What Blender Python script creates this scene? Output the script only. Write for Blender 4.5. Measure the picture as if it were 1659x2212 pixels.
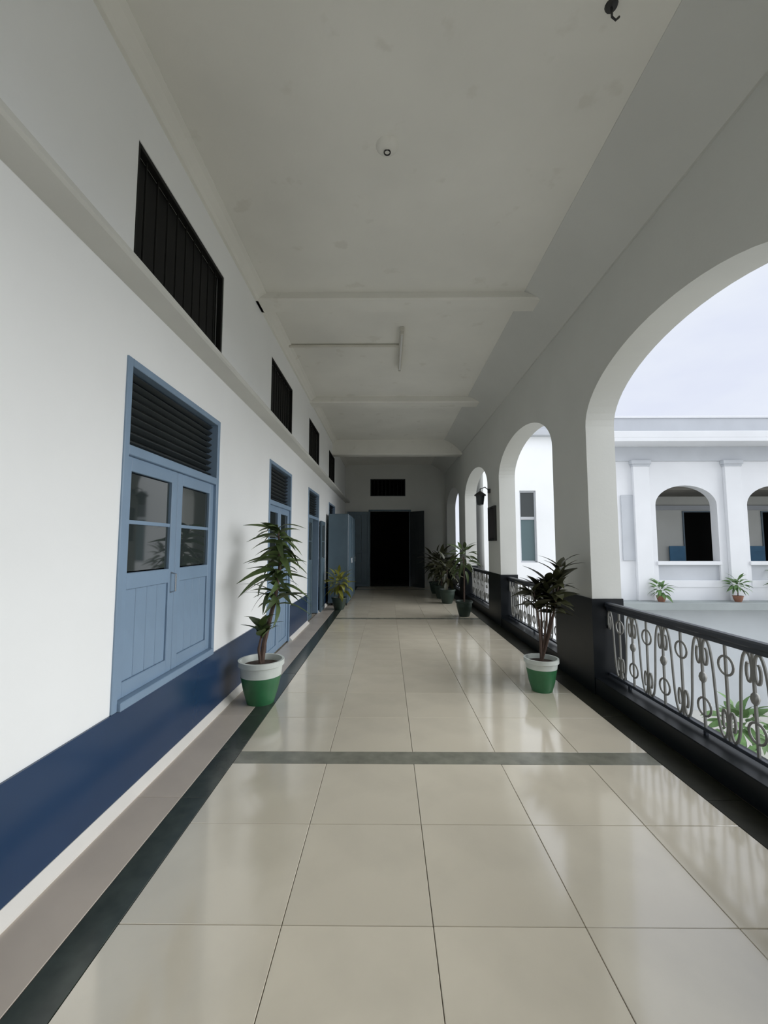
import bpy, bmesh, math, random
from mathutils import Vector, Matrix
random.seed(7)
for o in list(bpy.data.objects): bpy.data.objects.remove(o)
S = bpy.context.scene
COL = S.collection
R = math.radians

# ------------------------------------------------------------------ camera
cam_d = bpy.data.cameras.new('camera'); cam = bpy.data.objects.new('camera', cam_d); COL.objects.link(cam)
cam_d.sensor_fit = 'HORIZONTAL'; cam_d.sensor_width = 36.0; cam_d.lens = 36.0 * 900 / 1659
cam_d.clip_start = 0.05; cam_d.clip_end = 500
cam.location = (0, 0, 1.5); cam.rotation_euler = (R(90 + 4.51), 0, R(0.476))
S.camera = cam

# ------------------------------------------------------------------ world: bright overcast sky
W = bpy.data.worlds.new('overcast_sky'); S.world = W; W.use_nodes = True
wn = W.node_tree.nodes; wl = W.node_tree.links
bg = wn['Background']
tc = wn.new('ShaderNodeTexCoord'); nz = wn.new('ShaderNodeTexNoise'); rp = wn.new('ShaderNodeValToRGB')
mp = wn.new('ShaderNodeMapping'); mp.inputs['Scale'].default_value = (1, 1, 2.2)
nz.inputs['Scale'].default_value = 2.6; nz.inputs['Detail'].default_value = 5; nz.inputs['Roughness'].default_value = 0.5
rp.color_ramp.elements[0].position = 0.35; rp.color_ramp.elements[0].color = (0.80, 0.85, 0.99, 1)
rp.color_ramp.elements[1].position = 0.65; rp.color_ramp.elements[1].color = (0.93, 0.98, 1.04, 1)
wl.new(tc.outputs['Generated'], mp.inputs['Vector']); wl.new(mp.outputs['Vector'], nz.inputs['Vector'])
wl.new(nz.outputs['Fac'], rp.inputs['Fac']); wl.new(rp.outputs['Color'], bg.inputs['Color'])
bg.inputs['Strength'].default_value = 0.80

# sun behind bright cloud: from behind the camera and over the courtyard, very soft
sd = bpy.data.lights.new('hazy_sun', 'SUN'); sd.energy = 3.6; sd.angle = R(70); sd.color = (0.98, 1.0, 1.01)
so = bpy.data.objects.new('hazy_sun', sd); COL.objects.link(so)
so.rotation_euler = Vector((-0.90, 0.10, -0.42)).to_track_quat('-Z', 'Y').to_euler()

S.view_settings.view_transform = 'Standard'; S.view_settings.look = 'None'
S.view_settings.exposure = 0.25; S.view_settings.gamma = 1.0; S.view_settings.use_curve_mapping = False

# ------------------------------------------------------------------ materials
MATS = {}
def mat(name, col, rough=0.6, var=0.06, scale=3.0, bump=0.0, bscale=40.0, metal=0.0, spec=0.5, objvar=0.0, stain=None, coat=0.0, ior=1.5):
    m = bpy.data.materials.new(name); m.use_nodes = True
    n = m.node_tree.nodes; l = m.node_tree.links; b = n['Principled BSDF']
    t = n.new('ShaderNodeTexCoord')
    no = n.new('ShaderNodeTexNoise'); no.inputs['Scale'].default_value = scale; no.inputs['Detail'].default_value = 5
    l.new(t.outputs['Object'], no.inputs['Vector'])
    r = n.new('ShaderNodeValToRGB'); r.color_ramp.elements[0].position = 0.3; r.color_ramp.elements[1].position = 0.7
    r.color_ramp.elements[0].color = tuple(max(0, c * (1 - var)) for c in col) + (1,)
    r.color_ramp.elements[1].color = tuple(min(1, c * (1 + var)) for c in col) + (1,)
    l.new(no.outputs['Fac'], r.inputs['Fac']); out = r.outputs['Color']
    if stain:
        (sc, thr, wid, scol, amt) = stain
        n2 = n.new('ShaderNodeTexNoise'); n2.inputs['Scale'].default_value = sc; n2.inputs['Detail'].default_value = 4
        l.new(t.outputs['Object'], n2.inputs['Vector'])
        r2 = n.new('ShaderNodeValToRGB'); r2.color_ramp.elements[0].position = thr; r2.color_ramp.elements[1].position = thr + wid
        r2.color_ramp.elements[0].color = (0, 0, 0, 1); r2.color_ramp.elements[1].color = (amt, amt, amt, 1)
        l.new(n2.outputs['Fac'], r2.inputs['Fac'])
        mx = n.new('ShaderNodeMixRGB'); mx.inputs['Color2'].default_value = scol + (1,)
        l.new(r2.outputs['Color'], mx.inputs['Fac']); l.new(out, mx.inputs['Color1']); out = mx.outputs['Color']
    if objvar:
        oi = n.new('ShaderNodeObjectInfo'); h = n.new('ShaderNodeHueSaturation')
        ma = n.new('ShaderNodeMapRange'); ma.inputs['To Min'].default_value = 1 - objvar; ma.inputs['To Max'].default_value = 1 + objvar
        l.new(oi.outputs['Random'], ma.inputs['Value']); l.new(ma.outputs['Result'], h.inputs['Value'])
        l.new(out, h.inputs['Color']); out = h.outputs['Color']
    l.new(out, b.inputs['Base Color'])
    b.inputs['Roughness'].default_value = rough; b.inputs['Metallic'].default_value = metal
    b.inputs['Specular IOR Level'].default_value = spec
    b.inputs['Coat Weight'].default_value = coat; b.inputs['Coat Roughness'].default_value = 0.08
    b.inputs['IOR'].default_value = ior
    if bump:
        n3 = n.new('ShaderNodeTexNoise'); n3.inputs['Scale'].default_value = bscale; n3.inputs['Detail'].default_value = 4
        l.new(t.outputs['Object'], n3.inputs['Vector'])
        bp = n.new('ShaderNodeBump'); bp.inputs['Strength'].default_value = bump; bp.inputs['Distance'].default_value = 0.01
        l.new(n3.outputs['Fac'], bp.inputs['Height']); l.new(bp.outputs['Normal'], b.inputs['Normal'])
    MATS[name] = m
    return m

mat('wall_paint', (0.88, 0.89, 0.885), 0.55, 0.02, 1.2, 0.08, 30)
mat('ceiling_paint', (0.77, 0.76, 0.70), 0.8, 0.04, 1.4, 0.1, 25, stain=(3.4, 0.64, 0.06, (0.60, 0.58, 0.50), 0.35))
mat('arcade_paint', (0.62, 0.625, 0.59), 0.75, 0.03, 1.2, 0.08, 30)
mat('tower_white', (0.88, 0.89, 0.90), 0.7, 0.03, 0.8, 0.1, 12)
mat('outside_white', (0.73, 0.74, 0.76), 0.7, 0.03, 0.8, 0.1, 12)
mat('outside_grey', (0.50, 0.52, 0.55), 0.75, 0.05, 1.0, 0.1, 12)
mat('lower_grey', (0.50, 0.53, 0.55), 0.8, 0.08, 0.6, 0.1, 12)
mat('slab_grey', (0.30, 0.33, 0.33), 0.8, 0.1, 1.0, 0.1, 12)
mat('navy_gloss', (0.015, 0.042, 0.100), 0.22, 0.06, 2.0, 0.03, 20)
mat('door_blue', (0.21, 0.30, 0.41), 0.38, 0.05, 4.0, 0.04, 60)
mat('slate_blue', (0.085, 0.13, 0.165), 0.4, 0.06, 4.0, 0.03, 50)
mat('dark_panel', (0.022, 0.028, 0.03), 0.45, 0.1, 3.0)
mat('vent_iron', (0.010, 0.010, 0.009), 0.6, 0.1, 3.0, spec=0.2)
mat('ledge_shade_grey', (0.60, 0.60, 0.56), 0.7, 0.05, 1.5, 0.08, 30)  # shade of the ledge's underside put into its grey colour
mat('veranda_shade', (0.16, 0.15, 0.13), 0.8, 0.1, 2.0)
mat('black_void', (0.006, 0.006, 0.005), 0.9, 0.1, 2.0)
mat('black_kerb', (0.004, 0.006, 0.008), 0.35, 0.15, 5.0, 0.03, 40, spec=0.3)
mat('tile_beige', (0.66, 0.60, 0.485), 0.11, 0.06, 3.2, 0.012, 6, objvar=0.04, spec=0.95, ior=1.8, stain=(1.6, 0.55, 0.2, (0.59, 0.53, 0.42), 0.5))
mat('border_pale', (0.56, 0.49, 0.42), 0.22, 0.06, 3.0, objvar=0.03)
mat('skirting_white', (0.78, 0.75, 0.70), 0.4, 0.04, 3.0)
mat('grout', (0.36, 0.32, 0.26), 0.7, 0.1, 8.0)
mat('green_marble', (0.045, 0.055, 0.046), 0.2, 0.25, 9.0, objvar=0.05)
mat('cross_marble', (0.21, 0.21, 0.17), 0.2, 0.2, 9.0, objvar=0.05)
mat('dark_granite', (0.026, 0.026, 0.018), 0.4, 0.25, 14.0, spec=0.25, objvar=0.05)
mat('rail_slate', (0.032, 0.038, 0.050), 0.35, 0.08, 6.0)
mat('iron_grey', (0.22, 0.22, 0.205), 0.5, 0.1, 12.0)
mat('pot_green', (0.035, 0.16, 0.065), 0.4, 0.12, 8.0, 0.05, 40)
mat('pot_white', (0.62, 0.66, 0.62), 0.45, 0.08, 8.0, 0.05, 40)
mat('pot_terracotta', (0.22, 0.10, 0.06), 0.7, 0.12, 8.0, 0.05, 40)
mat('pot_dark', (0.022, 0.04, 0.028), 0.5, 0.12, 8.0, 0.05, 40)
mat('soil', (0.05, 0.034, 0.025), 0.95, 0.3, 30.0, 0.5, 60)
mat('stem_brown', (0.095, 0.06, 0.045), 0.8, 0.2, 20.0, 0.2, 60)
mat('leaf_green', (0.075, 0.115, 0.035), 0.45, 0.2, 6.0, objvar=0.25)
mat('leaf_dark', (0.040, 0.042, 0.018), 0.4, 0.3, 6.0, objvar=0.3)
mat('leaf_yellow', (0.22, 0.22, 0.028), 0.45, 0.3, 9.0, objvar=0.25)
mat('leaf_garden', (0.10, 0.19, 0.06), 0.6, 0.3, 5.0, objvar=0.2)
mat('paving', (0.54, 0.525, 0.49), 0.8, 0.1, 0.35, 0.2, 8, stain=(0.25, 0.52, 0.1, (0.40, 0.42, 0.34), 0.6))
mat('conduit_white', (0.62, 0.60, 0.53), 0.5, 0.05, 4.0)
mat('tube_white', (0.72, 0.72, 0.70), 0.35, 0.03, 4.0)
mat('chrome', (0.5, 0.5, 0.5), 0.25, 0.05, 5.0, metal=1.0)
mat('lamp_black', (0.02, 0.02, 0.02), 0.4, 0.1, 5.0)
mat('board_dark', (0.035, 0.03, 0.032), 0.6, 0.15, 5.0)
mat('room_blue', (0.05, 0.16, 0.28), 0.6, 0.1, 3.0)
# glass: dark room behind a real reflecting pane
g = bpy.data.materials.new('window_glass'); g.use_nodes = True
gb = g.node_tree.nodes['Principled BSDF']; gb.inputs['Base Color'].default_value = (0.030, 0.038, 0.038, 1)
gb.inputs['Roughness'].default_value = 0.04; gb.inputs['Specular IOR Level'].default_value = 0.8
MATS['window_glass'] = g
g2 = bpy.data.materials.new('teal_glass'); g2.use_nodes = True
gb = g2.node_tree.nodes['Principled BSDF']; gb.inputs['Base Color'].default_value = (0.10, 0.15, 0.16, 1); gb.inputs['Roughness'].default_value = 0.15
MATS['teal_glass'] = g2

# ------------------------------------------------------------------ helpers
def link(o, parent=None):
    COL.objects.link(o)
    if parent is not None: o.parent = parent
    return o
class MB:
    def __init__(s): s.v = []; s.f = []; s.smooth = False
    def add(s, vs, fs):
        k = len(s.v); s.v += [tuple(v) for v in vs]; s.f += [tuple(i + k for i in f) for f in fs]; return s
    def box(s, x0, x1, y0, y1, z0, z1):
        return s.add([(x0,y0,z0),(x1,y0,z0),(x1,y1,z0),(x0,y1,z0),(x0,y0,z1),(x1,y0,z1),(x1,y1,z1),(x0,y1,z1)],
                     [(0,3,2,1),(4,5,6,7),(0,1,5,4),(1,2,6,5),(2,3,7,6),(3,0,4,7)])
    def bbox(s, x0, x1, y0, y1, z0, z1, b=0.01):      # chamfered box
        bm = bmesh.new(); bmesh.ops.create_cube(bm, size=1)
        for v in bm.verts: v.co = Vector(((x0+x1)/2 + v.co.x*(x1-x0), (y0+y1)/2 + v.co.y*(y1-y0), (z0+z1)/2 + v.co.z*(z1-z0)))
        bmesh.ops.bevel(bm, geom=list(bm.edges), offset=b, segments=1, affect='EDGES')
        s.add([v.co[:] for v in bm.verts], [[v.index for v in f.verts] for f in (bm.verts.index_update(), bm.faces)[1]]); bm.free(); return s
    def prism(s, prof, axis, a, b):                     # closed profile (u,w) swept on an axis
        def P(u, w, t): return {'x': (t, u, w), 'y': (u, t, w), 'z': (u, w, t)}[axis]
        n = len(prof)
        return s.add([P(u, w, a) for u, w in prof] + [P(u, w, b) for u, w in prof],
                     [tuple(range(n))[::-1], tuple(range(n, 2*n))] + [(i, (i+1) % n, n+(i+1) % n, n+i) for i in range(n)])
    def lathe(s, prof, seg=24, c=(0, 0, 0)):
        vs = []; n = len(prof)
        for i in range(seg):
            a = 2*math.pi*i/seg
            for r, z in prof: vs.append((c[0]+r*math.cos(a), c[1]+r*math.sin(a), c[2]+z))
        fs = []
        for i in range(seg):
            j = (i+1) % seg
            for k in range(n-1): fs.append((i*n+k, j*n+k, j*n+k+1, i*n+k+1))
        s.smooth = True
        return s.add(vs, fs)
    def tube(s, pts, rad, seg=8, closed=False):
        pts = [Vector(p) for p in pts]; n = len(pts)
        rads = rad if isinstance(rad, (list, tuple)) else [rad]*n
        vs = []; up0 = None
        for i, p in enumerate(pts):
            if closed: t = (pts[(i+1) % n] - pts[i-1])
            else: t = pts[min(i+1, n-1)] - pts[max(i-1, 0)]
            t.normalize()
            if up0 is None:
                up0 = Vector((0, 0, 1)) if abs(t.z) < 0.9 else Vector((1, 0, 0))
            u = up0 - t*up0.dot(t); u.normalize(); w = t.cross(u); up0 = u
            for k in range(seg):
                a = 2*math.pi*(k+0.5)/seg
                vs.append(p + (u*math.cos(a) + w*math.sin(a))*rads[i])
        fs = []
        for i in range(n if closed else n-1):
            j = (i+1) % n
            for k in range(seg): fs.append((i*seg+k, i*seg+(k+1) % seg, j*seg+(k+1) % seg, j*seg+k))
        if not closed: fs += [tuple(range(seg))[::-1], tuple(range((n-1)*seg, n*seg))]
        return s.add(vs, fs)
    def mesh(s, name, m):
        me = bpy.data.meshes.new(name); me.from_pydata(s.v, [], s.f); me.materials.append(MATS[m])
        bm = bmesh.new(); bm.from_mesh(me); bmesh.ops.recalc_face_normals(bm, faces=bm.faces)
        bm.to_mesh(me); bm.free()
        if s.smooth:
            for p in me.polygons: p.use_smooth = True
            me.set_sharp_from_angle(angle=R(40))
        me.update(); return me
    def build(s, name, m, parent=None):
        return link(bpy.data.objects.new(name, s.mesh(name, m)), parent)
def tag(o, label=None, cat=None, group=None, kind=None):
    if label: o['label'] = label
    if cat: o['category'] = cat
    if group: o['group'] = group
    if kind: o['kind'] = kind
    return o
def struct(name, mb, m, label=None, cat=None):
    o = mb.build(name, m); o['kind'] = 'structure'
    if label: o['label'] = label
    if cat: o['category'] = cat
    return o
def empty(name, loc=(0, 0, 0), rz=0):
    o = bpy.data.objects.new(name, None); COL.objects.link(o); o.location = loc; o.rotation_euler.z = rz
    o.empty_display_size = 0.1
    return o
def inst(name, me, parent, M=None, loc=None):
    o = bpy.data.objects.new(name, me); link(o, parent)
    if M is not None: o.matrix_local = M
    if loc is not None: o.location = loc
    return o

# ------------------------------------------------------------------ dimensions of the corridor
XL, XR, XO = -1.55, 2.10, 2.40
Y0, Y1, H = -7.0, 15.2, 4.45
PW, PITCH, AW = 0.90, 3.45, 2.55
PILL = [(-6.0 + PITCH*i, -6.0 + PITCH*i + PW) for i in range(-1, 6)]      # (.., (0.9,1.8), (4.35,5.25), (7.8,8.7), (11.25,12.15))
PILL = [(a, b) for a, b in PILL] + [(14.70, 15.2)]
SPR, RISE = 2.75, 0.58

# ------------------------------------------------------------------ floor
fl = struct('floor', MB().box(XL-0.25, XO, Y0, Y1, -0.35, -0.012), 'grout', 'beige polished tile corridor floor with dark marble strips', 'floor')
GAP = 0.0016
tile_cache = {}
def tile(x0, x1, y0, y1, m, name):
    w, d = round(x1-x0-2*GAP, 4), round(y1-y0-2*GAP, 4)
    k = (w, d, m, name)
    if k not in tile_cache: tile_cache[k] = MB().bbox(-w/2, w/2, -d/2, d/2, -0.013, 0, 0.0018).mesh(name, m)
    inst(name, tile_cache[k], fl, loc=((x0+x1)/2, (y0+y1)/2, random.uniform(-0.0006, 0.0004)))
rows = []
y = 2.97
while y > Y0 + 0.05: rows.append((max(Y0, y-0.6), y)); y -= 0.6
cross = [(2.99, 3.16), (8.58, 8.75), (14.17, 14.34)]
rows[0] = (rows[0][0], 2.99)
for a, b in ((3.16, 8.58), (8.75, 14.17), (14.34, Y1)):
    n = max(1, round((b-a)/0.6)); rows += [(a+(b-a)*i/n, a+(b-a)*(i+1)/n) for i in range(n)]
cols = [-1.07, -0.42, 0.18, 0.78, 1.38, 1.88]
for (a, b) in rows:
    for i in range(5): tile(cols[i], cols[i+1], a, b, 'tile_beige', 'floor_tile')
for (a, b) in cross: tile(cols[0], cols[-1], a, b, 'cross_marble', 'marble_strip')
yy = Y0
while yy < Y1 - 0.05:
    e = min(Y1, yy + 1.2)
    tile(XL, -1.23, yy, e, 'border_pale', 'border_tile')
    tile(-1.23, -1.07, yy, e, 'green_marble', 'marble_strip')
    tile(1.88, XR, yy, e, 'dark_granite', 'granite_strip')
    yy = e

# ------------------------------------------------------------------ left wall with openings
D1 = (2.39, 3.76)
DOORS = [(5.40, 6.65), (8.10, 9.35), (10.95, 12.2)]
VENTS = [(2.40, 3.76), (5.40, 6.64), (8.09, 9.33), (10.9, 12.1)]
WIN0, WTOP, VB, VT = 0.55, 2.63, 3.20, 4.03
holes = [(D1[0], D1[1], WIN0, WTOP)] + [(a, b, 0.0, WTOP) for a, b in DOORS] + [(a, b, VB, VT) for a, b in VENTS]
holes += [(-2.6, -1.3, 0.0, WTOP), (-2.6, -1.3, VB, VT)]
def holed_wall(a0, a1, z0, z1, holes, t0, t1, swap):
    """wall slab with real rectangular openings; a runs along, t through the thickness"""
    aa = sorted({a0, a1} | {h[0] for h in holes} | {h[1] for h in holes}); zz = sorted({z0, z1} | {h[2] for h in holes} | {h[3] for h in holes})
    def solid(i, j):
        if i < 0 or j < 0 or i >= len(aa)-1 or j >= len(zz)-1: return False
        a = (aa[i]+aa[i+1])/2; z = (zz[j]+zz[j+1])/2
        return not any(h[0] < a < h[1] and h[2] < z < h[3] for h in holes)
    mb = MB(); P = (lambda t, a, z: (t, a, z)) if not swap else (lambda t, a, z: (a, t, z))
    idx = {}
    def V(t, a, z):
        k = (t, a, z)
        if k not in idx: idx[k] = len(mb.v); mb.v.append(P(t, a, z))
        return idx[k]
    for i in range(len(aa)-1):
        for j in range(len(zz)-1):
            if not solid(i, j): continue
            A, B, C, D = aa[i], aa[i+1], zz[j], zz[j+1]
            mb.f.append((V(t0,A,C), V(t0,B,C), V(t0,B,D), V(t0,A,D)))
            mb.f.append((V(t1,A,C), V(t1,A,D), V(t1,B,D), V(t1,B,C)))
            if not solid(i-1, j): mb.f.append((V(t0,A,C), V(t0,A,D), V(t1,A,D), V(t1,A,C)))
            if not solid(i+1, j): mb.f.append((V(t0,B,C), V(t1,B,C), V(t1,B,D), V(t0,B,D)))
            if not solid(i, j-1): mb.f.append((V(t0,A,C), V(t1,A,C), V(t1,B,C), V(t0,B,C)))
            if not solid(i, j+1): mb.f.append((V(t0,A,D), V(t0,B,D), V(t1,B,D), V(t1,A,D)))
    return mb
struct('wall_left', holed_wall(Y0, Y1, 0, H, holes, XL, XL-0.25, False), 'wall_paint', 'white painted wall of the corridor with blue doors', 'wall')
# dark closed rooms behind the wall: an outer shell so that nothing shines in
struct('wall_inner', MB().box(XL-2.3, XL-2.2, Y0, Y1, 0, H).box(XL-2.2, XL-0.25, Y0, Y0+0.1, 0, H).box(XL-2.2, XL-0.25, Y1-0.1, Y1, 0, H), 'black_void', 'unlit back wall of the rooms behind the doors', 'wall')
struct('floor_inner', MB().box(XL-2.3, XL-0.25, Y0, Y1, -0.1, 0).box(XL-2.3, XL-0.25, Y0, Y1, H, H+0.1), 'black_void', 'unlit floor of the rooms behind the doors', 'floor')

# dado in navy gloss paint
segs = []
prev = Y0
for a, b in sorted([(-2.6, -1.3)] + DOORS): segs.append((prev, a)); prev = b
segs.append((prev, Y1))
dm = MB()
for a, b in segs: dm.box(XL-0.001, XL+0.012, a, b, 0.055, 0.55)
struct('baseboard_left', dm, 'navy_gloss', 'glossy navy blue dado along the white wall', 'dado')
dm = MB()
for a, b in segs: dm.prism([(XL-0.001, 0.0), (XL+0.055, 0.0), (XL+0.055, 0.012), (XL+0.016, 0.055), (XL-0.001, 0.055)], 'y', a, b)
struct('trim_1', dm, 'skirting_white', 'pale bevelled skirting below the navy dado', 'skirting')
# string course above the doors, cornice, cove
struct('trim_2', MB().prism([(XL-0.001, 3.10), (XL+0.17, 3.088), (XL+0.18, 3.078), (XL+0.18, 3.05), (XL+0.165, 3.04), (XL-0.001, 3.04)], 'y', Y0, Y1), 'ledge_shade_grey', 'thin projecting ledge under the high vents', 'ledge')
struct('trim_3', MB().prism([(XL-0.001, 4.36), (XL+0.03, 4.36), (XL+0.05, 4.385), (XL+0.10, 4.425), (XL+0.135, 4.44), (XL+0.135, H+0.001), (XL-0.001, H+0.001)], 'y', Y0, Y1), 'ceiling_paint', 'small moulded cornice between white wall and ceiling', 'cornice')
cv2 = [(XR+0.001, H+0.001), (XR+0.001, 4.09)]
for i in range(13):                                    # hollow cove: leaves the wall, sweeps up into the ceiling
    t = i/12
    x = (1-t)**2*(XR-0.02) + 2*t*(1-t)*1.84 + t*t*1.60
    z = (1-t)**2*4.09 + 2*t*(1-t)*4.38 + t*t*(H-0.006)
    cv2.append((x, z))
cv2.append((1.60, H+0.001))
mbc = MB().prism(cv2, 'y', Y0, Y1); mbc.smooth = True
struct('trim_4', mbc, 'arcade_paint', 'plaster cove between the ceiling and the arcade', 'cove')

# ------------------------------------------------------------------ ceiling and beams
struct('ceiling', MB().box(XL-0.25, XO, Y0, Y1, H, H+0.2), 'ceiling_paint', 'off white plaster ceiling with faint stains', 'ceiling')
for i, (yc, drop, w) in enumerate(((-2.1, 0.09, 0.28), (1.35, 0.09, 0.28), (4.80, 0.09, 0.28), (8.25, 0.12, 0.30), (11.7, 0.42, 0.30))):
    prof = [(yc-w/2, H+0.001), (yc-w/2, H-drop+0.02), (yc-w/2+0.02, H-drop), (yc+w/2-0.02, H-drop), (yc+w/2, H-drop+0.02), (yc+w/2, H+0.001)]
    struct('beam_%d' % (i+1), MB().prism(prof, 'x', XL, XR), 'ceiling_paint', 'ceiling beam crossing the corridor', 'beam')

# ------------------------------------------------------------------ arcade wall
def arch_z(y, yc, a=AW/2): 
    q = max(0.0, 1-((y-yc)/a)**2); return SPR + RISE*q**0.5
prof_pts = []   # lower outline along y
mb = MB()
def ring(y, zlo): return [(XR, y, zlo), (XR, y, H+0.2), (XO, y, H+0.2), (XO, y, zlo)]
NS = 28
cur = Y0
stations = []   # (y, zlow)
openings = []
for (a, b), (c, d) in zip(PILL[:-1], PILL[1:]): openings.append((b, c))
openings = [(a, b) for a, b in openings if b > Y0 + 0.3]
for (a, b) in openings:
    a2 = max(a, Y0+0.01); yc = (a+b)/2
    mb.box(XR, XO, cur, a2, 0, H+0.2)
    ys = [yc - (b-a)/2*math.cos(math.pi*i/NS) for i in range(NS+1)]
    ys = [yy for yy in ys if yy >= a2]
    pts = [(yy, arch_z(yy, yc, (b-a)/2)) for yy in ys]
    poly = [(a2, H+0.2)] + pts + [(b, H+0.2)]
    # spandrel as strips
    vs = []; fs = []
    for (yy, zz) in pts: vs += ring(yy, zz)
    for i in range(len(pts)-1):
        k = i*4
        for e0, e1 in ((0, 1), (1, 2), (2, 3), (3, 0)): fs.append((k+e0, k+e1, k+4+e1, k+4+e0))
    mb.add(vs, fs)
    cur = b
mb.box(XR, XO, cur, Y1, 0, H+0.2)
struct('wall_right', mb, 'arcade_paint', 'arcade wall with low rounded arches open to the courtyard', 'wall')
# outside skin of the wing: parapet above and storey below
struct('wall_outer', MB().box(XO-0.001, XO+0.10, Y0, Y1, 4.3, 5.6).box(XO-0.30, XO-0.001, Y0, Y1, 4.66, 5.6).box(XO-0.25, XO-0.02, Y0, Y1, -5.2, -0.35), 'outside_white', 'white outer parapet and lower storey of the corridor wing', 'wall')
struct('roof', MB().box(XL-2.4, XO-0.3, Y0-0.3, Y1, H+0.2, H+0.4), 'slab_grey', 'flat roof slab over the corridor', 'roof')

# kerb under the railings and painted pillar bases
km = MB()
for (a, b) in openings: km.bbox(XR-0.004, XO-0.02, max(a, Y0), b, 0.0, 0.165, 0.006)
struct('trim_5', km, 'black_kerb', 'glossy black kerb under the railings', 'kerb')
pm = MB()
for (a, b) in PILL:
    if b < Y0+0.1: continue
    pm.box(XR-0.012, XO+0.012, max(a, Y0)-0.012, min(b+0.012, Y1), 0.0, 0.95)
struct('baseboard_right', pm, 'black_kerb', 'black painted bases of the arcade pillars', 'dado')

# ------------------------------------------------------------------ end wall and back wall
ED = (-0.63, 0.80)
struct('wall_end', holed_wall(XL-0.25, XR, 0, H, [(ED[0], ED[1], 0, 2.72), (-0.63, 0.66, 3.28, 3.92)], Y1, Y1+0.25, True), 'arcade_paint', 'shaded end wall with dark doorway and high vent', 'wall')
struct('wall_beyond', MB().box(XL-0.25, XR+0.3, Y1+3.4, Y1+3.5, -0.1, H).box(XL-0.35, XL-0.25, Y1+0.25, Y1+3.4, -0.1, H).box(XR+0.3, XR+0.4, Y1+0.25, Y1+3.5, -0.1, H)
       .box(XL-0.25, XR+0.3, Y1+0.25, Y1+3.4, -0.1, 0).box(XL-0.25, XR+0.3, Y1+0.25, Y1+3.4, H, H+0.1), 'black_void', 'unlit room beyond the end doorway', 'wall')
struct('wall_back', MB().box(XL-0.25, XO, Y0-0.25, Y0, 0, H+0.2), 'wall_paint', 'white wall closing the corridor behind the camera', 'wall')

# ------------------------------------------------------------------ blue window, doors, vents on the left wall
def leaf_parts(parent, a0, a1, z0, z1, x, mid, glass_z, ncol=1, nrow=2, mframe='door_blue', handle=None, hinge_side=1):
    """one casement/door leaf lying in the plane x, spanning a0..a1; frame stiles, boarded lower panel, glazed upper panel with bars"""
    st = 0.075
    lf = MB().bbox(x-0.02, x+0.02, a0, a0+st, z0, z1, 0.004).bbox(x-0.02, x+0.02, a1-st, a1, z0, z1, 0.004) \
        .bbox(x-0.02, x+0.02, a0+st, a1-st, z0, z0+0.09, 0.004).bbox(x-0.02, x+0.02, a0+st, a1-st, z1-0.09, z1, 0.004) \
        .bbox(x-0.02, x+0.02, a0+st, a1-st, mid-0.05, mid+0.05, 0.004).build('door_leaf', mframe, parent)
    n = 4; w = (a1-a0-2*st)/n
    pl = MB().bbox(-0.008, 0.008, -w/2+0.002, w/2-0.002, -(mid-0.05-z0-0.09)/2, (mid-0.05-z0-0.09)/2, 0.003).mesh('board', mframe)
    for i in range(n): inst('board', pl, lf, loc=(x-0.002, a0+st+w*(i+0.5), (z0+0.09+mid-0.05)/2))
    g0, g1 = mid+0.05, z1-0.09
    for i in range(ncol):
        for j in range(nrow):
            ww = (a1-a0-2*st)/ncol; hh = (g1-g0)/nrow
            MB().box(x-0.004, x+0.001, a0+st+ww*i+0.008, a0+st+ww*(i+1)-0.008, g0+hh*j+0.008, g0+hh*(j+1)-0.008).build('glass_pane', 'window_glass', lf)
    for j in range(1, nrow):
        MB().box(x-0.012, x+0.012, a0+st, a1-st, g0+(g1-g0)*j/nrow-0.012, g0+(g1-g0)*j/nrow+0.012).build('glazing_bar', mframe, lf)
    for i in range(1, ncol):
        ww = (a1-a0-2*st)/ncol
        MB().box(x-0.012, x+0.012, a0+st+ww*i-0.012, a0+st+ww*i+0.012, g0, g1).build('glazing_bar', mframe, lf)
    if handle is not None:
        hm = MB().tube([(x+0.02, handle, mid-0.12), (x+0.055, handle, mid-0.11), (x+0.055, handle, mid+0.01), (x+0.02, handle, mid+0.02)], 0.007)
        hm.build('handle', 'chrome', lf)
    return lf
def opening_unit(name, a0, a1, z0, z1, label, cat, window=False):
    t = empty(name, (XL-0.1, (a0+a1)/2, z0)); t['kind'] = 'structure'; t['label'] = label; t['category'] = cat
    t.location = (0, 0, 0)
    fx0, fx1 = XL-0.12, XL+0.012; fw = 0.048
    fr = MB().bbox(fx0, fx1, a0, a0+fw, z0, z1, 0.004).bbox(fx0, fx1, a1-fw, a1, z0, z1, 0.004).bbox(fx0, fx1, a0+fw, a1-fw, z1-fw, z1, 0.004)
    zt = 2.07                                        # transom
    fr.bbox(fx0, fx1, a0+fw, a1-fw, zt-0.03, zt+0.03, 0.004)
    if window: fr.bbox(fx0, fx1+0.02, a0+fw, a1-fw, z0, z0+0.05, 0.004)
    fr.build('frame', 'door_blue', t)
    # fanlight: dark fixed louvres
    n = 9
    MB().box(XL-0.10, XL-0.09, a0+fw, a1-fw, zt+0.03, z1-fw).build('fanlight_panel', 'dark_panel', t)
    lm = MB().bbox(-0.02, 0.02, a0+fw, a1-fw, -0.004, 0.004, 0.001).mesh('louvre', 'dark_panel')
    for i in range(n):
        o = inst('louvre', lm, t, loc=(XL-0.06, 0, zt+0.03+(z1-fw-zt-0.03)*(i+0.5)/n)); o.rotation_euler.y = R(-35)
    return t, a0+fw, a1-fw, z0+(0.05 if window else 0.01), zt-0.03
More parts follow.
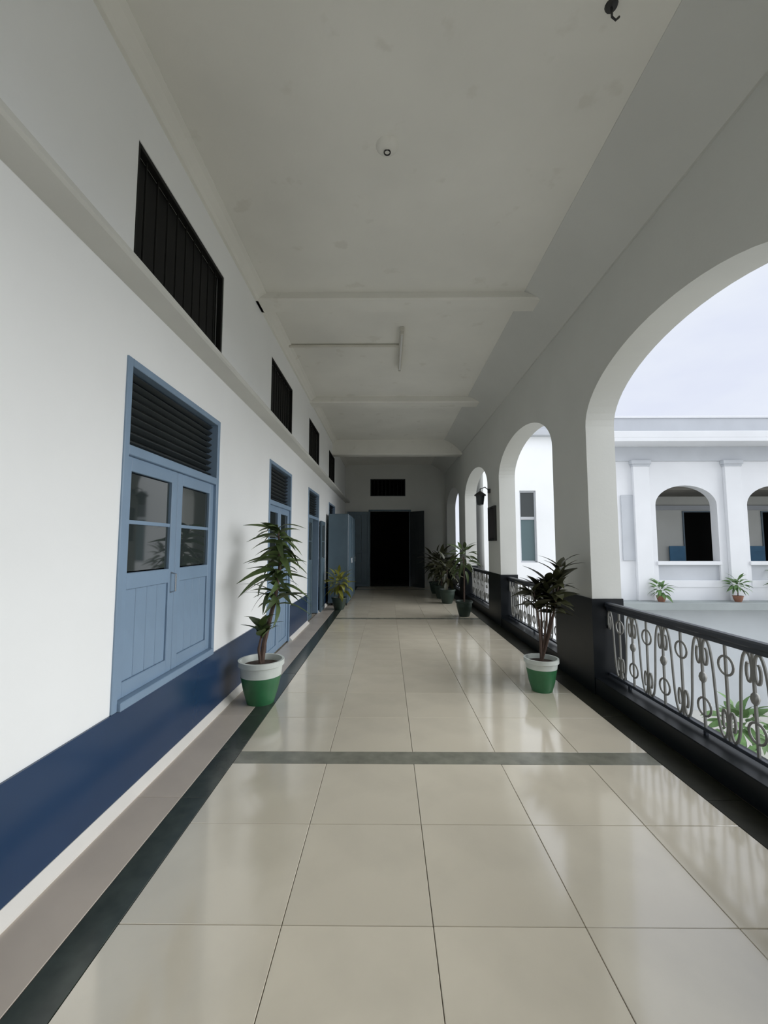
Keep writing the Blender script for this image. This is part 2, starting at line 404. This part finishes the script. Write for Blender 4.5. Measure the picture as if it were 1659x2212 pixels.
t, a0, a1, z0, z1 = opening_unit('window_1', D1[0], D1[1], WIN0, WTOP, 'tall blue shuttered window with dark fanlight above the navy dado', 'window', True)
m = (a0+a1)/2
leaf_parts(t, a0, m-0.003, z0, z1, XL-0.035, 1.28, 0, 1, 2, handle=m-0.05)
leaf_parts(t, m+0.003, a1, z0, z1, XL-0.035, 1.28, 0, 1, 2, handle=None)
t, a0, a1, z0, z1 = opening_unit('door_1', DOORS[0][0], DOORS[0][1], 0.0, WTOP, 'blue double door behind the tall potted plant', 'door')
m = (a0+a1)/2
leaf_parts(t, a0, m-0.003, z0, z1, XL-0.035, 1.15, 0, 1, 2, handle=m-0.05)
leaf_parts(t, m+0.003, a1, z0, z1, XL-0.035, 1.15, 0, 1, 2)
t, a0, a1, z0, z1 = opening_unit('door_2', DOORS[1][0], DOORS[1][1], 0.0, WTOP, 'slate blue door with one leaf folded open against the wall', 'door')
m = (a0+a1)/2
leaf_parts(t, a0, m-0.003, z0, z1, XL-0.035, 1.15, 0, 1, 2, 'slate_blue')
leaf_parts(t, a1+0.05, a1+0.05+(a1-a0)/2, z0, z1, XL+0.05, 1.15, 0, 1, 2, 'slate_blue')
t, a0, a1, z0, z1 = opening_unit('door_3', DOORS[2][0], DOORS[2][1], 0.0, WTOP, 'blue door half hidden by the tall steel cupboards', 'door')
m = (a0+a1)/2
leaf_parts(t, a0, m-0.003, z0, z1, XL-0.035, 1.15, 0, 1, 2, 'slate_blue')
leaf_parts(t, m+0.003, a1, z0, z1, XL-0.035, 1.15, 0, 1, 2, 'slate_blue')
t, a0, a1, z0, z1 = opening_unit('door_4', -2.6, -1.3, 0.0, WTOP, 'blue double door in the wall behind the camera', 'door')
m = (a0+a1)/2
leaf_parts(t, a0, m-0.003, z0, z1, XL-0.035, 1.15, 0, 1, 2)
leaf_parts(t, m+0.003, a1, z0, z1, XL-0.035, 1.15, 0, 1, 2)

VL = ['large black barred vent above the tall blue window', 'black barred vent above the door behind the tall plant', 'small dark vent, third from the camera', 'farthest dark vent high on the white wall', 'vent behind the camera']
for k, (a, b) in enumerate(VENTS + [(-2.6, -1.3)]):
    t = empty('vent_grille', (0, 0, 0)); tag(t, VL[k], 'vent', 'high vents above the doors')
    MB().bbox(XL-0.05, XL-0.004, a, a+0.03, VB, VT, 0.003).bbox(XL-0.05, XL-0.004, b-0.03, b, VB, VT, 0.003).bbox(XL-0.05, XL-0.004, a+0.03, b-0.03, VB, VB+0.03, 0.003).bbox(XL-0.05, XL-0.004, a+0.03, b-0.03, VT-0.03, VT, 0.003).build('frame', 'vent_iron', t)
    bar = MB().tube([(0, 0, VB+0.02), (0, 0, VT-0.02)], 0.007, 6).mesh('bar', 'vent_iron')
    for i in range(9): inst('bar', bar, t, loc=(XL-0.03, a+(b-a)*(i+1)/10, 0))
    MB().box(XL-0.085, XL-0.07, a, b, VB, VT).build('backing', 'black_void', t)

# end doorway leaves
t = empty('door_5', (0, 0, 0)); t['kind'] = 'structure'; tag(t, 'dark double door standing open at the end of the corridor', 'door')
MB().bbox(ED[0]-0.06, ED[0], Y1-0.02, Y1+0.12, 0, 2.78, 0.004).bbox(ED[1], ED[1]+0.06, Y1-0.02, Y1+0.12, 0, 2.78, 0.004).bbox(ED[0], ED[1], Y1-0.02, Y1+0.12, 2.72, 2.78, 0.004).build('frame', 'slate_blue', t)
def open_leaf(hx, ang, w, m, flip):
    lf = empty('door_leaf', (0, 0, 0)); lf.parent = t
    p = MB().bbox(0, 0.08, -0.02, 0.02, 0.01, 2.70, 0.004).bbox(w-0.08, w, -0.02, 0.02, 0.01, 2.70, 0.004)
    for z in (0.01, 1.2, 2.58): p.bbox(0.08, w-0.08, -0.02, 0.02, z, z+0.12, 0.004)
    for i in range(3): p.bbox(0.08+(w-0.16)*i/3+0.002, 0.08+(w-0.16)*(i+1)/3-0.002, -0.01, 0.01, 0.13, 2.58, 0.003)
    o = p.build('door_leaf', m, t); bpy.data.objects.remove(lf)
    o.location = (hx, Y1-0.04, 0); o.rotation_euler.z = ang
    return o
open_leaf(ED[0]-0.03, R(180+6), 0.80, 'slate_blue', 0)
open_leaf(ED[1]+0.03, R(-50), 0.70, 'dark_panel', 1)
t = empty('vent_grille', (0, 0, 0)); tag(t, 'black barred vent above the end doorway', 'vent', 'high vents above the doors')
MB().bbox(-0.63, 0.66, Y1+0.01, Y1+0.05, 3.28, 3.31, 0.003).bbox(-0.63, 0.66, Y1+0.01, Y1+0.05, 3.89, 3.92, 0.003).bbox(-0.63, -0.60, Y1+0.01, Y1+0.05, 3.31, 3.89, 0.003).bbox(0.63, 0.66, Y1+0.01, Y1+0.05, 3.31, 3.89, 0.003).build('frame', 'dark_panel', t)
bar = MB().tube([(0, 0, 3.3), (0, 0, 3.9)], 0.007, 6).mesh('bar', 'dark_panel')
for i in range(8): inst('bar', bar, t, loc=(-0.63+1.29*(i+1)/9, Y1+0.03, 0))

# ------------------------------------------------------------------ railings
def scroll_mesh():
    """S-shaped wrought iron scroll (two clothoid spirals) in the y-z plane"""
    half = []; y = z = 0.0; n = 64; L = 1.0; A = R(440)
    for i in range(n+1):
        s_ = i/n; half.append((y, z)); th = R(78) - A*s_**2.2
        y += math.cos(th)*L/n; z += math.sin(th)*L/n
    top = max(p[1] for p in half); k = 0.305/top
    ky = (AW/6/4 - 0.0105)/max(abs(p[0]) for p in half)          # neighbouring spirals just touch
    up = [(0, p[0]*ky, p[1]*k) for p in half[::2]]
    return MB().tube([(0, -p[1], -p[2]) for p in reversed(up[1:])] + up, 0.0095, 6).mesh('scroll', 'iron_grey')
SCR = scroll_mesh()
RINGM = MB().tube([(0, 0.062*math.cos(2*math.pi*i/18), 0.062*math.sin(2*math.pi*i/18)) for i in range(18)], 0.008, 6, True).mesh('ring', 'iron_grey')
BARM = MB().bbox(-0.008, 0.008, -0.008, 0.008, 0.21, 0.845, 0.002).mesh('baluster', 'iron_grey')
LEAFM = MB().lathe([(0.0, -0.05), (0.02, -0.025), (0.026, 0.0), (0.02, 0.025), (0.0, 0.05)], 8).mesh('boss', 'iron_grey')
RL = {0: 'railing beside the camera with dark handrail and grey ironwork scrolls', 1: 'nearest visible railing of grey scrolled ironwork below the big arch', 2: 'railing behind the dark leafed plant, in the second arch', 3: 'railing in the third arch beyond the second pillar', 4: 'farthest railing beside the dark shrubs'}
vis = [o for o in openings if o[1] > 0]
for k, (a, b) in enumerate(vis):
    t = empty('railing', (2.25, (a+b)/2, 0.165)); tag(t, RL[min(k, 4)], 'railing', 'arcade railings')
    inv = Matrix.Translation((-2.25, -(a+b)/2, -0.165))
    def put(o): o.location = o.location + Vector((-2.25, -(a+b)/2, -0.165)); return o
    put(MB().bbox(2.215, 2.285, a, b, 0.865, 0.915, 0.012).build('handrail', 'rail_slate', t))
    put(MB().bbox(2.235, 2.265, a, b, 0.835, 0.865, 0.003).build('top_bar', 'rail_slate', t))
    put(MB().bbox(2.235, 2.265, a, b, 0.190, 0.215, 0.003).build('bottom_bar', 'rail_slate', t))
    n = 6; w = (b-a)/n
    for i in range(n):
        yc = a + w*(i+0.5)
        s = put(inst('scroll', SCR, t, loc=(2.25, yc+w/4, 0.528)))
        s = put(inst('scroll', SCR, t, loc=(2.25, yc-w/4, 0.528))); s.rotation_euler.z = math.pi
        put(inst('ring', RINGM, t, loc=(2.25, yc, 0.70)))
        if i: put(inst('ring', RINGM, t, loc=(2.25, a+w*i, 0.355)))
        put(inst('baluster', BARM, t, loc=(2.25, yc, 0)))
        if i: put(inst('baluster', BARM, t, loc=(2.25, a+w*i, 0)))
        if i:
            for z in (0.56,): put(inst('boss', LEAFM, t, loc=(2.25, a+w*i, z)))
    for y in (a+0.35, (a+b)/2, b-0.35): put(MB().bbox(2.238, 2.262, y-0.012, y+0.012, 0.16, 0.195, 0.002).build('foot', 'rail_slate', t))

# ------------------------------------------------------------------ potted plants
def leaf_mesh(name, m, L, Wd, droop=0.3, fold=0.15, n=6, shape=0.6):
    mb = MB()
    vs = []; fs = []
    for i in range(n+1):
        t = i/n
        w = Wd*0.5*(math.sin(math.pi*min(1, t**shape))**0.8 if 0 < t < 1 else 0.03)
        x = L*t*(1-0.15*droop*t); z = -droop*L*t*t
        vs += [(x, -w, z+fold*w), (x, 0, z), (x, w, z+fold*w)]
    for i in range(n):
        k = i*3
        fs += [(k, k+1, k+4, k+3), (k+1, k+2, k+5, k+4)]
    # give it thickness
    nv = len(vs); vs += [(x, y, z-0.0012) for x, y, z in vs]; fs += [tuple(j+nv for j in reversed(f)) for f in fs]
    mb.add(vs, fs); mb.smooth = True
    return mb.mesh(name, m)
def pot(name, loc, r, h, mb_body, mb_rim, label, cat='potted plant', group=None, rb=0.62, band=0.36):
    t = empty(name, loc); tag(t, label, cat, group)
    zb = h*(1-band)
    MB().lathe([(0.0, 0), (r*rb, 0), (r*rb*1.02, h*0.03), (r*(rb+(1-rb)*0.45), h*0.30), (r*0.93, zb), (r*0.90, zb), (0, zb)], 28).build('pot', mb_body, t)
    MB().lathe([(r*0.90, zb-0.002), (r*0.935, zb), (r*0.97, h*0.86), (r*1.06, h*0.88), (r*1.06, h), (r*0.95, h), (r*0.90, h*0.88), (r*0.88, h*0.80), (r*0.88, zb-0.002)], 28).build('rim', mb_rim, t)
    MB().lathe([(r*0.90, h*0.80), (r*0.90, h*0.86), (r*0.5, h*0.90), (0, h*0.91)], 20).build('soil', 'soil', t)
    return t
def put_leaf(t, me, p, az, el, s=1.0, roll=0.0, name='leaf'):
    L = max(v.co.x for v in me.vertices); wx = t.location.x + p[0]; dx = math.cos(az)*math.cos(el)
    if t.location.y < 15.3 and -1.6 < t.location.x < 2.1:          # leaves bend away from the walls beside them
        for lim, sg in ((XL+0.03, -1), (XR-0.05, 1)):
            if sg*(wx + dx*L*s - lim) > 0: s = min(s, abs(lim-wx)/max(0.05, abs(dx)*L))
        if s < 0.25: return None
    M = Matrix.Translation(p) @ Matrix.Rotation(az, 4, 'Z') @ Matrix.Rotation(-el, 4, 'Y') @ Matrix.Rotation(roll, 4, 'X') @ Matrix.Scale(s, 4)
    return inst(name, me, t, M)

# tall plant by the left wall: half green, half white pot; bare brown stem; low tuft, then a tall column of strap leaves
t = pot('potted_dracaena', (-1.22, 4.12, 0.0), 0.205, 0.40, 'pot_green', 'pot_white', 'tall plant in a green and white pot against the navy dado', group=None)
stem = [(0.0, 0, 0.34), (0.02, 0.01, 0.55), (0.06, 0.03, 0.75), (0.11, 0.05, 0.98), (0.14, 0.08, 1.25), (0.13, 0.10, 1.50), (0.10, 0.12, 1.68)]
MB().tube(stem, [0.026, 0.023, 0.021, 0.019, 0.016, 0.013, 0.010], 8).build('stem', 'stem_brown', t)
MB().tube([(0.0, -0.02, 0.34), (-0.02, -0.03, 0.5), (0.01, -0.03, 0.66)], [0.016, 0.013, 0.008], 8).build('stem', 'stem_brown', t)
LG = leaf_mesh('leaf', 'leaf_green', 0.34, 0.085, 0.75, 0.25)
LG1 = leaf_mesh('leaf', 'leaf_green', 0.46, 0.075, 0.55, 0.2)
LG2 = leaf_mesh('leaf', 'leaf_green', 0.20, 0.085, 0.35, 0.2)
random.seed(11)
for i in range(84):
    f = i/83; z = 0.90 + 0.78*f
    k = next((j for j in range(len(stem)-1) if stem[j+1][2] >= z), len(stem)-2)
    p0, p1 = Vector(stem[k]), Vector(stem[k+1]); p = p0.lerp(p1, min(1, max(0, (z-p0.z)/(p1.z-p0.z))))
    az = i*2.4 + random.uniform(-.3, .3)
    put_leaf(t, LG, p, az, R(random.uniform(-15, 60)), (0.95 - 0.22*f)*random.uniform(0.7, 1.1), random.uniform(-.8, .8))
for i in range(7):                                          # fronds arching out to the left, low and at the tip
    lo = i < 3
    put_leaf(t, LG1, Vector((0.10, 0.06, 1.16+0.04*i)) if lo else Vector((0.10, 0.12, 1.62)), R(random.uniform(228, 262)), R(random.uniform(5, 18) if lo else random.uniform(15, 45)), 1.0 if lo else 0.75, random.uniform(-.9, .9))
for i in range(14):
    put_leaf(t, LG2, Vector((0.01, -0.03, 0.60+0.012*i)), i*2.4, R(random.uniform(25, 70)), random.uniform(0.8, 1.15), random.uniform(-.5, .5))

# dark leafed croton on the right
t = pot('potted_croton', (1.60, 4.46, 0.0), 0.165, 0.33, 'pot_green', 'pot_white', 'dark leafed plant in a green pot beside the black pillar base', band=0.3)
LD = leaf_mesh('leaf', 'leaf_dark', 0.30, 0.10, 0.35, 0.2)
random.seed(5)
tips = [(-0.06, 0.0, 1.02), (0.10, 0.02, 1.12), (0.24, 0.0, 1.28), (0.16, -0.05, 0.98), (0.02, 0.08, 1.12), (0.2, 0.1, 1.1)]
for tp in tips:
    pts = [Vector((0, 0, 0.28)).lerp(Vector(tp), q) + Vector((0.02*math.sin(q*3), 0, 0)) for q in (0, .25, .5, .75, 1)]
    MB().tube(pts, [0.014, 0.012, 0.010, 0.008, 0.006], 6).build('stem', 'stem_brown', t)
    for i in range(17):
        q = 0.72 + 0.28*i/16
        p = Vector((0, 0, 0.28)).lerp(Vector(tp), q)
        put_leaf(t, LD, p, i*2.4+random.uniform(-.4, .4), R(random.uniform(0, 65)), random.uniform(0.65, 1.05), random.uniform(-.5, .5))

# yellow green bushy plant farther along the left
def bush(name, loc, r, h, me, label, n=60, sp=0.36, cz=0.75, pm=('pot_dark', 'pot_dark'), seed=1, zs=1.0, group=None):
    t = pot(name, loc, r, h, pm[0], pm[1], label, group=group)
    random.seed(seed)
    MB().tube([(0, 0, h*0.8), (0.01, 0, (h+cz)/2), (0, 0.01, cz)], [0.02, 0.016, 0.01], 7).build('stem', 'stem_brown', t)
    for i in range(n):
        u = 1-2*(i+0.5)/n; a = i*2.39996
        d = Vector((math.cos(a)*math.sqrt(1-u*u), math.sin(a)*math.sqrt(1-u*u), u*zs))
        p = Vector((0, 0, cz)) + d*sp*random.uniform(0.15, 0.75)
        put_leaf(t, me, p, math.atan2(d.y, d.x)+random.uniform(-.4, .4), math.asin(max(-1, min(1, u)))*0.8+random.uniform(-.1, .5), random.uniform(0.7, 1.1), random.uniform(-.5, .5))
    return t
LY = leaf_mesh('leaf', 'leaf_yellow', 0.24, 0.085, 0.4, 0.2)
bush('potted_shrub', (-1.13, 9.85, 0.0), 0.17, 0.28, LY, 'yellow green bushy plant beside the blue steel cupboard', 70, 0.36, 0.62, seed=3)
LK = leaf_mesh('leaf', 'leaf_dark', 0.34, 0.10, 0.35, 0.2)
LM = leaf_mesh('leaf', 'leaf_green', 0.30, 0.075, 0.45, 0.2)
bush('potted_shrub', (1.62, 8.95, 0.0), 0.17, 0.32, LM, 'slender green plant in a dark pot below the wall lantern', 46, 0.30, 1.25, ('pot_dark', 'pot_dark'), 8, 1.5)
bush('potted_shrub', (1.54, 10.9, 0.0), 0.20, 0.36, LK, 'dark bushy plant, nearest of the far right shrubs', 64, 0.42, 0.85, seed=21, zs=1.1, group='dark shrubs at the far right')
bush('potted_shrub', (1.52, 11.9, 0.0), 0.20, 0.36, LK, 'dark bushy plant, middle one of the far right shrubs', 60, 0.42, 0.95, seed=22, zs=1.1, group='dark shrubs at the far right')
bush('potted_shrub', (1.5, 13.1, 0.0), 0.20, 0.36, LK, 'dark bushy plant, farthest of the right hand shrubs', 60, 0.45, 0.95, seed=23, zs=1.1, group='dark shrubs at the far right')

# ------------------------------------------------------------------ steel cupboards at the far left
def cupboard(loc, w, d, h, label):
    t = empty('steel_cupboard', loc); tag(t, label, 'cupboard', 'steel cupboards')
    MB().bbox(0, d, 0, w, 0.06, h, 0.008).build('body', 'slate_blue', t)
    for s in (0, 1):
        dr = MB().bbox(d, d+0.018, 0.012+s*(w/2-0.004), (s+1)*w/2-0.008, 0.09, h-0.03, 0.004).build('cupboard_door', 'slate_blue', t)
        MB().tube([(d+0.018, w/2+(s-0.5)*0.10, 1.02), (d+0.05, w/2+(s-0.5)*0.10, 1.04), (d+0.05, w/2+(s-0.5)*0.10, 1.16), (d+0.018, w/2+(s-0.5)*0.10, 1.18)], 0.006).build('handle', 'chrome', dr)
    for x in (0.04, d-0.06):
        for y in (0.04, w-0.06): MB().box(x, x+0.03, y, y+0.03, 0, 0.07).build('foot', 'dark_panel', t)
    return t
cupboard((XL+0.07, 10.45, 0), 0.95, 0.50, 2.28, 'tall blue steel cupboard just behind the yellow green plant')
cupboard((XL+0.07, 11.48, 0), 0.95, 0.50, 2.28, 'second tall blue steel cupboard, nearer the end wall')

# ------------------------------------------------------------------ fittings
t = empty('tube_light', (0.20, 6.05, H)); tag(t, 'slim batten tube light on the ceiling fed by a conduit', 'light')
MB().bbox(-0.03, 0.03, -0.62, 0.62, -0.055, 0.0, 0.006).build('batten', 'conduit_white', t)
MB().tube([(0, -0.58, -0.085), (0, 0.58, -0.085)], 0.014, 10).build('tube', 'tube_white', t)
for s in (-1, 1): MB().bbox(-0.018, 0.018, s*0.60-0.015, s*0.60+0.015, -0.105, -0.05, 0.004).build('lamp_holder', 'conduit_white', t)
tag(MB().tube([(XL+0.10, 5.93, H-0.022), (0.165, 5.93, H-0.022)], 0.022, 10).build('cable_conduit', 'conduit_white'), 'white cable conduit running across the ceiling to the tube light', 'conduit')
t = empty('ceiling_rose', (0.0, 2.87, H)); tag(t, 'round ceiling plate with a fan hook and no fan', 'ceiling plate')
MB().lathe([(0, -0.03), (0.05, -0.03), (0.075, -0.012), (0.085, 0.0)], 24).build('plate', 'ceiling_paint', t)
MB().tube([(0.022*math.cos(R(20*i)), 0, -0.05+0.022*math.sin(R(20*i))) for i in range(-4, 15)], 0.005, 6).build('hook', 'lamp_black', t)
t = empty('ceiling_hook', (1.23, 2.07, H)); tag(t, 'small dark hook in the ceiling near the arcade', 'hook')
MB().lathe([(0, -0.015), (0.03, -0.012), (0.035, 0.0)], 14).build('plate', 'lamp_black', t)
MB().tube([(0, 0, -0.01), (0, 0, -0.07), (0.02, 0, -0.09), (0.04, 0, -0.07)], 0.006, 6).build('hook', 'lamp_black', t)
t = empty('wall_lantern', (XR, 8.5, 2.5)); tag(t, 'black lantern on a bracket on the second pillar', 'lantern')
MB().tube([(0, 0, 0.10), (-0.10, 0, 0.18), (-0.20, 0, 0.14), (-0.20, 0, 0.08)], 0.010, 6).build('bracket', 'lamp_black', t)
MB().lathe([(0, 0.10), (0.03, 0.09), (0.12, 0.02), (0.12, 0.0), (0, 0.0)], 12, (-0.20, 0, 0)).build('cap', 'lamp_black', t)
MB().lathe([(0.09, 0.0), (0.065, -0.18), (0, -0.20)], 12, (-0.20, 0, 0)).build('glass', 'dark_panel', t)
MB().lathe([(0, 0.06), (0.05, 0.06), (0.05, 0.14), (0, 0.14)], 12, (-0.0, 0, 0)).build('wall_plate', 'lamp_black', t)
t = empty('notice_board', (XR-0.0, 8.28, 1.92)); tag(t, 'dark framed notice board on the second pillar', 'notice board')
MB().bbox(-0.03, 0, -0.22, 0.22, -0.30, 0.30, 0.006).build('board', 'board_dark', t)
fr = MB().bbox(-0.045, 0, -0.26, -0.22, -0.34, 0.34, 0.004).bbox(-0.045, 0, 0.22, 0.26, -0.34, 0.34, 0.004).bbox(-0.045, 0, -0.22, 0.22, 0.30, 0.34, 0.004).bbox(-0.045, 0, -0.22, 0.22, -0.34, -0.30, 0.004)
fr.build('frame', 'lamp_black', t)

# ------------------------------------------------------------------ courtyard and the wing across it
GZ = -4.6
struct('ground', MB().box(-40, 70, -40, 80, GZ-0.3, GZ), 'paving', 'pale paved courtyard ground', 'ground')
FY = 16.0
t = empty('courtyard_wing', (18, FY, GZ)); tag(t, 'white arcaded wing across the courtyard with flat eaves and parapet', 'building')
off = Vector((-18, -FY, -GZ))
def part(name, mb, m, parent=None):
    o = mb.build(name, m, parent or t)
    if parent is None: o.location = off
    return o
FA = [(10.28 + 3.49*i, 12.62 + 3.49*i) for i in range(0, 7)]
FSP, FRI, FSILL = 3.02, 0.76, 0.86
X0F, X1F = 5.6, 36.0
mb = MB(); cur = X0F
for (a, b) in FA:
    mb.box(cur, a, FY, FY+0.35, -0.6, 5.3)
    mb.box(a, b, FY, FY+0.35, -0.6, -0.1)
    xc = (a+b)/2; hw = (b-a)/2; vs = []; fs = []
    for i in range(21):
        x = xc - hw*math.cos(math.pi*i/20); z = FSP + FRI*math.sqrt(max(0, 1-((x-xc)/hw)**2))
        vs += [(x, FY, z), (x, FY, 5.3), (x, FY+0.35, 5.3), (x, FY+0.35, z)]
    for i in range(20):
        k = i*4
        for e0, e1 in ((0, 1), (1, 2), (2, 3), (3, 0)): fs.append((k+e0, k+e1, k+4+e1, k+4+e0))
    mb.add(vs, fs); cur = b
mb.box(cur, X1F, FY, FY+0.35, -0.6, 5.3)
part('wall', mb, 'outside_white')
part('lower_wall', MB().box(X0F, X1F, FY+0.05, FY+0.35, GZ, -0.6), 'lower_grey')
part('eaves', MB().bbox(X0F, X1F, FY-0.95, FY+0.3, 5.28, 5.42, 0.01).bbox(X0F, X1F, FY-0.95, FY-0.83, 5.42, 5.66, 0.01), 'outside_white')
part('parapet', MB().bbox(X0F, X1F, FY, FY+0.25, 5.4, 6.42, 0.01), 'outside_grey')
part('coping', MB().bbox(X0F, X1F, FY-0.05, FY+0.30, 6.42, 6.5, 0.01), 'outside_white')
part('frieze', MB().bbox(X0F, X1F, FY-0.06, FY, 4.72, 5.28, 0.01), 'outside_grey')  # shade below the eaves is put into this band's grey
part('sunshade_slab', MB().bbox(X0F, X1F, FY-0.75, FY+0.05, -0.84, -0.58, 0.01), 'slab_grey')
pil = MB().bbox(-0.30, 0.30, FY-0.14, FY, -0.58, 4.62, 0.012).mesh('pilaster', 'outside_white')
cap = MB().bbox(-0.38, 0.38, FY-0.20, FY, 4.58, 4.74, 0.015).bbox(-0.34, 0.34, FY-0.17, FY, 4.50, 4.58, 0.01).mesh('capital', 'outside_grey')
for i in range(-1, 7):
    o = inst('pilaster', pil, t, loc=off + Vector((13.2+3.49*i, 0, 0))); inst('capital', cap, o)
for (a, b) in FA:
    o = part('parapet_panel', MB().bbox(a, b, FY+0.08, FY+0.24, -0.1, 0.74, 0.008), 'outside_grey')
    MB().bbox(a-0.04, b+0.04, FY-0.05, FY+0.30, 0.74, 0.88, 0.01).build('sill', 'outside_white', o)
    MB().bbox(a-0.02, b+0.02, FY-0.02, FY+0.09, -0.1, 0.16, 0.008).build('plinth', 'outside_white', o)
# veranda behind the arches: floor, ceiling, back wall with dark doorways
part('veranda_floor', MB().box(X0F, X1F, FY+0.35, FY+2.9, -0.2, 0.0), 'slab_grey')
part('veranda_ceiling', MB().box(X0F, X1F, FY+0.36, FY+2.7, 3.66, 3.8), 'veranda_shade')  # shade under the veranda roof is painted in as a dark ceiling
part('veranda_beam', MB().bbox(X0F, X1F, FY+2.58, FY+2.7, 3.05, 3.25, 0.01), 'outside_grey')
bh = [(a+2.95, a+4.5, 0.0, 2.95) for a, b in FA]
part('back_wall', holed_wall(X0F, X1F, -0.2, 4.6, bh, FY+2.7, FY+2.9, True), 'arcade_paint')
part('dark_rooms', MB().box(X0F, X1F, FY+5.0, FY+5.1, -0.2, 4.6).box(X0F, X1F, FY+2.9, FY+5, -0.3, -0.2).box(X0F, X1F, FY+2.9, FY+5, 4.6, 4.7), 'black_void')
for (a, b, c, d) in bh:
    o = part('door_frame', MB().box(a-0.06, a, FY+2.66, FY+2.9, 0, d).box(b, b+0.06, FY+2.66, FY+2.9, 0, d).box(a-0.06, b+0.06, FY+2.66, FY+2.9, d, d+0.06), 'slate_blue')
    part('door_leaf', MB().bbox(a-0.75, a-0.06, FY+2.60, FY+2.64, 0.01, 1.2, 0.004).bbox(a-0.75, a-0.06, FY+2.60, FY+2.64, 1.2, 1.45, 0.004), 'room_blue')
# stair tower in the inner corner, set close to the last arch to dim that bay, its window facing this way
TY = 11.9
t2 = empty('stair_tower', (4.3, TY, GZ)); tag(t2, 'white stair tower with one narrow window in the courtyard corner', 'building')
off2 = Vector((-4.3, -TY, -GZ))
def part2(name, mb, m):
    o = mb.build(name, m, t2); o.location = off2; return o
part2('front_wall', holed_wall(2.75, 5.35, GZ, 4.62, [(3.78, 4.25, 1.0, 3.05)], TY, TY+0.25, True), 'tower_white')
part2('side_wall', MB().box(2.75, 2.95, TY+0.25, FY-0.02, GZ, 4.62), 'tower_white')
part2('side_wall', MB().box(5.15, 5.35, TY+0.25, FY-0.02, GZ, 4.62), 'tower_white')
part2('roof_slab', MB().bbox(2.52, 5.5, TY-0.2, FY-0.02, 4.62, 4.78, 0.01), 'outside_grey')
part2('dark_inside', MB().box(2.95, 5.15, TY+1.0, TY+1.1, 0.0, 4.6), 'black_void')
o = part2('window', MB().bbox(3.78, 3.82, TY+0.05, TY+0.13, 1.0, 3.05, 0.004).bbox(4.21, 4.25, TY+0.05, TY+0.13, 1.0, 3.05, 0.004).bbox(3.82, 4.21, TY+0.05, TY+0.13, 2.22, 2.30, 0.004).bbox(3.82, 4.21, TY+0.05, TY+0.13, 3.0, 3.05, 0.004).bbox(3.82, 4.21, TY+0.05, TY+0.13, 1.0, 1.05, 0.004), 'outside_grey')
MB().box(3.82, 4.21, TY+0.08, TY+0.10, 1.05, 2.22).build('pane', 'teal_glass', o)
MB().box(3.82, 4.21, TY+0.08, TY+0.10, 2.30, 3.0).build('pane', 'window_glass', o)
part('niche_shade', MB().bbox(8.95, 9.42, FY-0.04, FY, 0.9, 3.4, 0.01), 'outside_grey')  # raised grey panel, its colour stands in for the shade of a recess
# plants standing on the sunshade slab
LS = leaf_mesh('leaf', 'leaf_garden', 0.34, 0.12, 0.4, 0.2)
for k, (x, lab, cz, sp) in enumerate(((10.05, 'small green plant left of the far arch parapet', 0.45, 0.30), (12.85, 'olive green plant between the two far arches', 0.62, 0.34), (14.55, 'tall green plant at the right edge of the far wing', 0.75, 0.50))):
    b = bush('potted_shrub', (x, FY-0.42, -0.58), 0.16, 0.22, LS, lab, 36, sp, cz, ('pot_terracotta', 'pot_terracotta'), 40+k, 1.2, 'plants on the far sunshade slab')
# garden shrubs down in the courtyard
LS2 = leaf_mesh('leaf', 'leaf_garden', 0.55, 0.22, 0.4, 0.2)
for k, (x, y, lab) in enumerate(((7.4, 9.2, 'round green courtyard shrub nearest the railing'), (9.6, 11.8, 'round green courtyard shrub toward the far wing'), (11.0, 8.2, 'round green courtyard shrub farthest to the right'))):
    bush('courtyard_shrub', (x, y, GZ), 0.35, 0.5, LS2, lab, 60, 0.8, 1.25, ('pot_terracotta', 'pot_terracotta'), 60+k, 1.0, 'courtyard shrubs')
